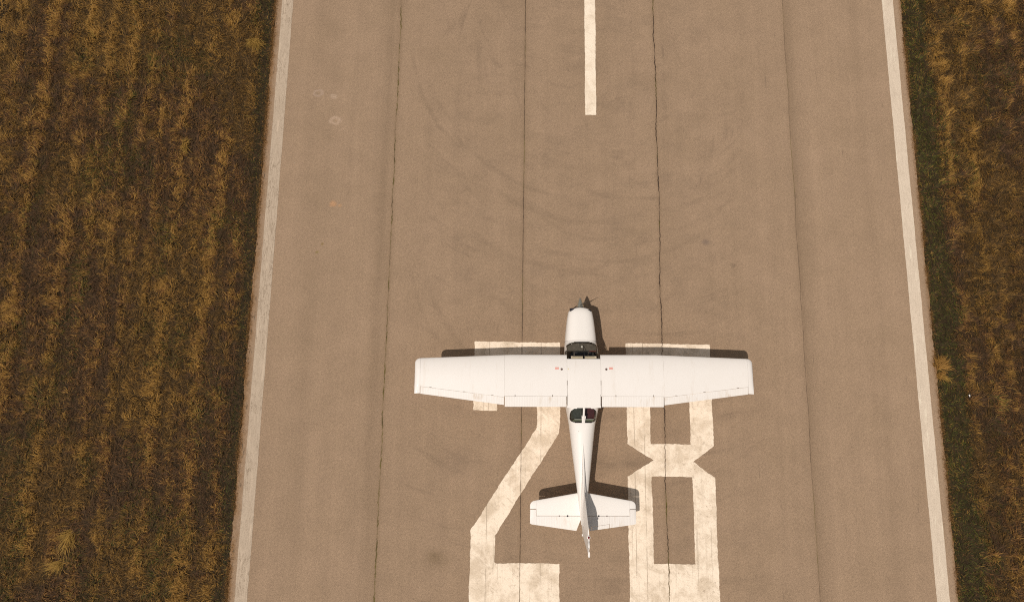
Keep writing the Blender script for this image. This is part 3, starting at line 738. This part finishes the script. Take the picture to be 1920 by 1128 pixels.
for side in (-1, 1):
    b = MB(); b.add(*panel([.03, .5, 1.0, 1.412], sLEr, lambda x: -4.79, szr, side, 14))
    b.add(*panel([1.414, 1.47, 1.51, 1.54, 1.565, 1.585, 1.598, 1.604], sLEr, lambda x: -4.592, szr, side, 14))
    st = b.build('stabilizer', M['clean'], air, True, 35)
    b = MB(); ib = lambda x: max(-4.87 - .36 * (x - .06) / .15, sTE(x))
    if side < 0:
        b.add(*panel([.062, .10, .14, .18, .21, .5, 1.0, 1.420], lambda x: -4.802, ib, szr, side, 8))
    else:
        b.add(*panel([.062, .10, .14, .18, .21, .25], lambda x: -4.802, ib, szr, side, 8))
        b.add(*panel([.252, .5, .80], lambda x: -4.802, tabc, szr, side, 8)); b.add(*panel([.802, 1.0, 1.420], lambda x: -4.802, sTE, szr, side, 8))
    b.add(*panel([1.424, 1.47, 1.51, 1.54, 1.565, 1.585, 1.598, 1.604], lambda x: -4.612, lambda x: sTE(x) + (.0 if x < 1.56 else .5 * (x - 1.56)), szr, side, 10))
    ev = b.build('elevator', M['ribbed'], air, True, 30)
    if side > 0:
        b = MB(); b.add(*panel([.262, .5, .79], lambda x: tabc(x) - .008, sTE, szr, side, 5)); b.build('trim_tab', M['ribbed'], ev, True, 30)
    for hx, sz in ((.44, .027), (.69, .019)):
        h = MB(); h.lathe([(.001, 0), (sz, 0), (sz, .008), (.001, .008)], (side * (hx + .03), -4.797, szf(hx, -4.79)[0] - .001), 'z', 12); h.build('hinge_bolt', M['dark'] if sz > .02 else M['fuelcap'], st)
    h = MB(); h.box((side * 1.35, -4.797, szf(1.3, -4.79)[0] + .001), (.06, .012, .006)); h.build('hinge', M['gap'], st)

def tabf(tab):
    zz = [r[0] for r in tab]; vv = [r[1] for r in tab]; return lambda z: float(np.interp(z, zz, vv))
fLE = tabf([(1.16, -2.30), (1.44, -2.45), (1.495, -2.65), (1.50, -3.0), (1.51, -3.5), (1.535, -3.9), (1.58, -4.07), (2.52, -4.93)])
rH = lambda z: -4.93 - .32 * (z - .98) / 1.54
rTE = lambda z: -5.36 - .345 * (z - .95) / 1.62
fth = tabf([(1.1, .062), (1.5, .052), (1.7, .050), (2.5, .030)])
def fz(z, y):          # half thickness grows away from the leading edge, then thins towards the rudder's trailing edge
    l_, t_ = fLE(z), rTE(z); d = l_ - y
    h_ = fth(z) * (1 - math.exp(-d / .16)) if z > 1.58 else fth(z) * min(1, (d / 1.6)) ** .85 * (1 - .0)
    h_ *= min(1.0, .12 + 1.0 * max(0, (y - t_)) / .55)
    h_ = max(h_, .006); return h_, -h_
b = MB(); zs = [1.16, 1.3, 1.44, 1.47, 1.495, 1.50, 1.505, 1.51, 1.52, 1.535, 1.55, 1.58, 1.65, 1.9, 2.1, 2.3, 2.44, 2.50, 2.52]
b.add(*panel(zs, lambda z: fLE(z) - (.0 if z < 2.44 else (z - 2.44) * .9), lambda z: rH(z) + .001, fz, 1, 22, True)); fin = b.build('fin', M['clean'], air, True, 35)
b = MB(); b.add(*panel([.98, 1.2, 1.6, 2.0, 2.4, 2.50, 2.545, 2.57], lambda z: rH(z) - .001, rTE, fz, 1, 12, True))
rud = b.build('rudder', M['ribbed'], air, True, 30)
b = MB(); b.tube([(0, -5.30, 2.56), (0, -5.45, 2.575), (0, -5.60, 2.575), (0, -5.70, 2.57), (0, -5.735, 2.565)], [.028, .026, .026, .032, .012], 12); b.build('rudder_cap', M['clean'], rud, True)
b = MB(); b.tube([(.0, -5.33, 1.0), (-.012, -5.40, 1.0)], [.035, .022], 12); b.build('tail_light', M['clean'], rud, True)
b = MB(); b.lathe([(.001, 0), (.052, 0), (.050, .03), (.038, .035), (.001, .035)], (0, -5.20, 2.515), 'z', 20); bb = b.build('beacon_base', M['clean'], fin, True, 40)
b = MB(); b.lathe([(.030, .035), (.030, .065), (.022, .085), (.008, .095), (.001, .096)], (0, -5.20, 2.515), 'z', 20); b.build('beacon', M['red'], bb, True, 50)

# antennas
b = MB(); b.lathe([(.001, 0), (.018, 0), (.012, .05), (.001, .055)], (-.13, -2.28, 1.49), 'z', 12); b.build('antenna', M['gap'], air, True)

# cabin fittings -------------------------------------------------------
b = MB(); b.box((0, -.60, .78), (.80, 1.8, .04)); b.build('cabin_floor', M['dark'], air)
for sx in (-1, 1):
    b = MB(); b.box((sx * .460, -.55, 1.08), (.02, 1.7, .6)); b.build('side_trim', M['dark'], air)
# glare shield with curved front
V = []; F = []; n_ = 16
for i in range(n_ + 1):
    x = -.455 + .91 * i / n_; ft = .42 - .10 * (abs(x) / .46) ** 3.2 - .02
    V += [(x, ft, 1.475 - .05 * (abs(x) / .46) ** 3), (x, .17, 1.50 - .04 * (abs(x) / .46) ** 3), (x, .165, 1.20)]
for i in range(n_):
    for k in range(2): a = i * 3 + k; F.append((a, a + 1, a + 4, a + 3))
mesh('instrument_panel', V, F, M['panel'], air, True, 40)
b = MB()
for sx in (-1, 1):
    b = MB(); b.tube([(sx * .22, .17, 1.30), (sx * .22, .02, 1.30)], .013, 8); b.tube([(sx * .22 - .12, .0, 1.38), (sx * .22 - .10, .01, 1.29), (sx * .22 + .10, .01, 1.29), (sx * .22 + .12, 0, 1.38)], .014, 8)
    b.build('control_yoke', M['gap'], air, True)
    s_ = MB(); s_.box((sx * .225, -.42, 1.05), (.40, .46, .14), taper=.94); seat = s_.build('seat', M['seat'], air)
    s_ = MB(); s_.add(*panel([-.19, -.15, 0, .15, .19], lambda x: -.60, lambda x: -.74, lambda x, y: (1.68 - (0 if abs(x) < .16 else .04), 1.08), 1, 4)); 
    s_.V = [(v[0] + sx * .225, v[1] - (v[2] - 1.08) * .18, v[2]) for v in s_.V]; s_.build('backrest', M['seat'], seat)
    # sun visors under the leading edge
    v_ = MB(); v_.box((sx * .205 + .01, -.095, 1.93), (.36, .105, .012)); v_.build('sun_visor', M['beige'], air)
    v_ = MB(); v_.lathe([(.001, 0), (.022, 0), (.022, .04), (.001, .045)], (sx * .445, -.115, 1.86), 'z', 14); v_.build('air_vent', M['metal'], air, True)
b = MB(); b.box((-.17, -.15, 1.14), (.17, .12, .03), .3); b.box((.03, -.02, 1.20), (.05, .14, .05)); b.build('map_case', M['red_cloth'], air)
b = MB(); b.box((.34, .155, 1.47), (.22, .02, .03)); b.build('panel_trim', M['red_cloth'], air)
b = MB(); b.lathe([(.001, 0), (.034, 0), (.036, .03), (.001, .05)], (.0, .285, 1.575), 'z', 14); b.build('compass_glint', M['clean'], air, True)  # white blob at the compass, coloured to stand in for a sun glint
b = MB(); b.tube([(.035, .30, 1.60), (.035, .10, 1.82), (.035, -.10, 1.955)], .009, 8); b.build('windshield_post', M['dark'], air, True)
# luggage bay behind the seats
b = MB(); b.box((-.19, -1.70, 1.38), (.33, .42, .05)); b.build('luggage_shelf', M['greygreen'], air)
b = MB(); b.box((.20, -1.70, 1.38), (.33, .42, .05)); b.build('luggage_cover', M['burgundy'], air)
b = MB(); b.box((0, -1.955, 1.50), (.62, .05, .06)); b.build('shelf_lining', M['green'], air)
b = MB(); b.box((-.14, -1.925, 1.535), (.24, .010, .008)); b.box((.19, -1.925, 1.535), (.28, .010, .008)); b.build('shelf_rail', M['clean'], air)

# undercarriage
def wheel(c, r, wd, parent, nm='wheel'):
    t = MB(); t.lathe([(r * .5, -wd / 2), (r * .8, -wd * .52), (r * .97, -wd * .3), (r, 0), (r * .97, wd * .3), (r * .8, wd * .52), (r * .5, wd / 2)], c, 'x', 28); o = t.build(nm, M['tyre'], parent, True)
    h = MB(); h.lathe([(.02, -wd * .45), (r * .5, -wd * .53), (r * .5, wd * .53), (.02, wd * .45)], c, 'x', 24); h.build('rim', M['metal'], o, True, 40); return o
for sx in (-1, 1):
    g_ = MB(); g_.tube([(sx * .30, -.70, .68), (sx * .60, -.70, .56), (sx * .98, -.70, .26), (sx * 1.0, -.70, .20)], [.07, .065, .055, .05], 10, (1.0, .28)); lg = g_.build('main_gear_leg', M['clean'], air, True)
    wheel((sx * 1.07, -.70, .205), .205, .13, lg)
g_ = MB(); g_.tube([(0, .95, .80), (0, 1.0, .45)], .04, 12); g_.tube([(0, 1.0, .46), (.10, 1.0, .44), (.10, 1.02, .19)], .02, 8); g_.tube([(0, 1.0, .46), (-.10, 1.0, .44), (-.10, 1.02, .19)], .02, 8)
lg = g_.build('nose_gear_leg', M['metal'], air, True); wheel((0, 1.02, .19), .19, .12, lg)

# small scrap of litter in the right-hand turf
b = MB(); V = [(0, 0, .03), (.07, .02, .05), (.09, -.09, .02), (.03, -.12, .06), (.05, -.04, .075), (.02, -.05, .0), (.06, -.06, -.01)]
b.add(V, [(0, 1, 4), (1, 2, 4), (2, 3, 4), (3, 0, 4), (0, 5, 1), (1, 6, 2), (2, 6, 3), (3, 5, 0), (5, 6, 1), (5, 3, 6)])
o = b.build('litter_scrap', M['clean']); o.location = (15.0, 1.15, .06); o.scale = (.6, .6, .6); tag(o, 'tiny crumpled white scrap lying in the turf right of the runway', 'litter')
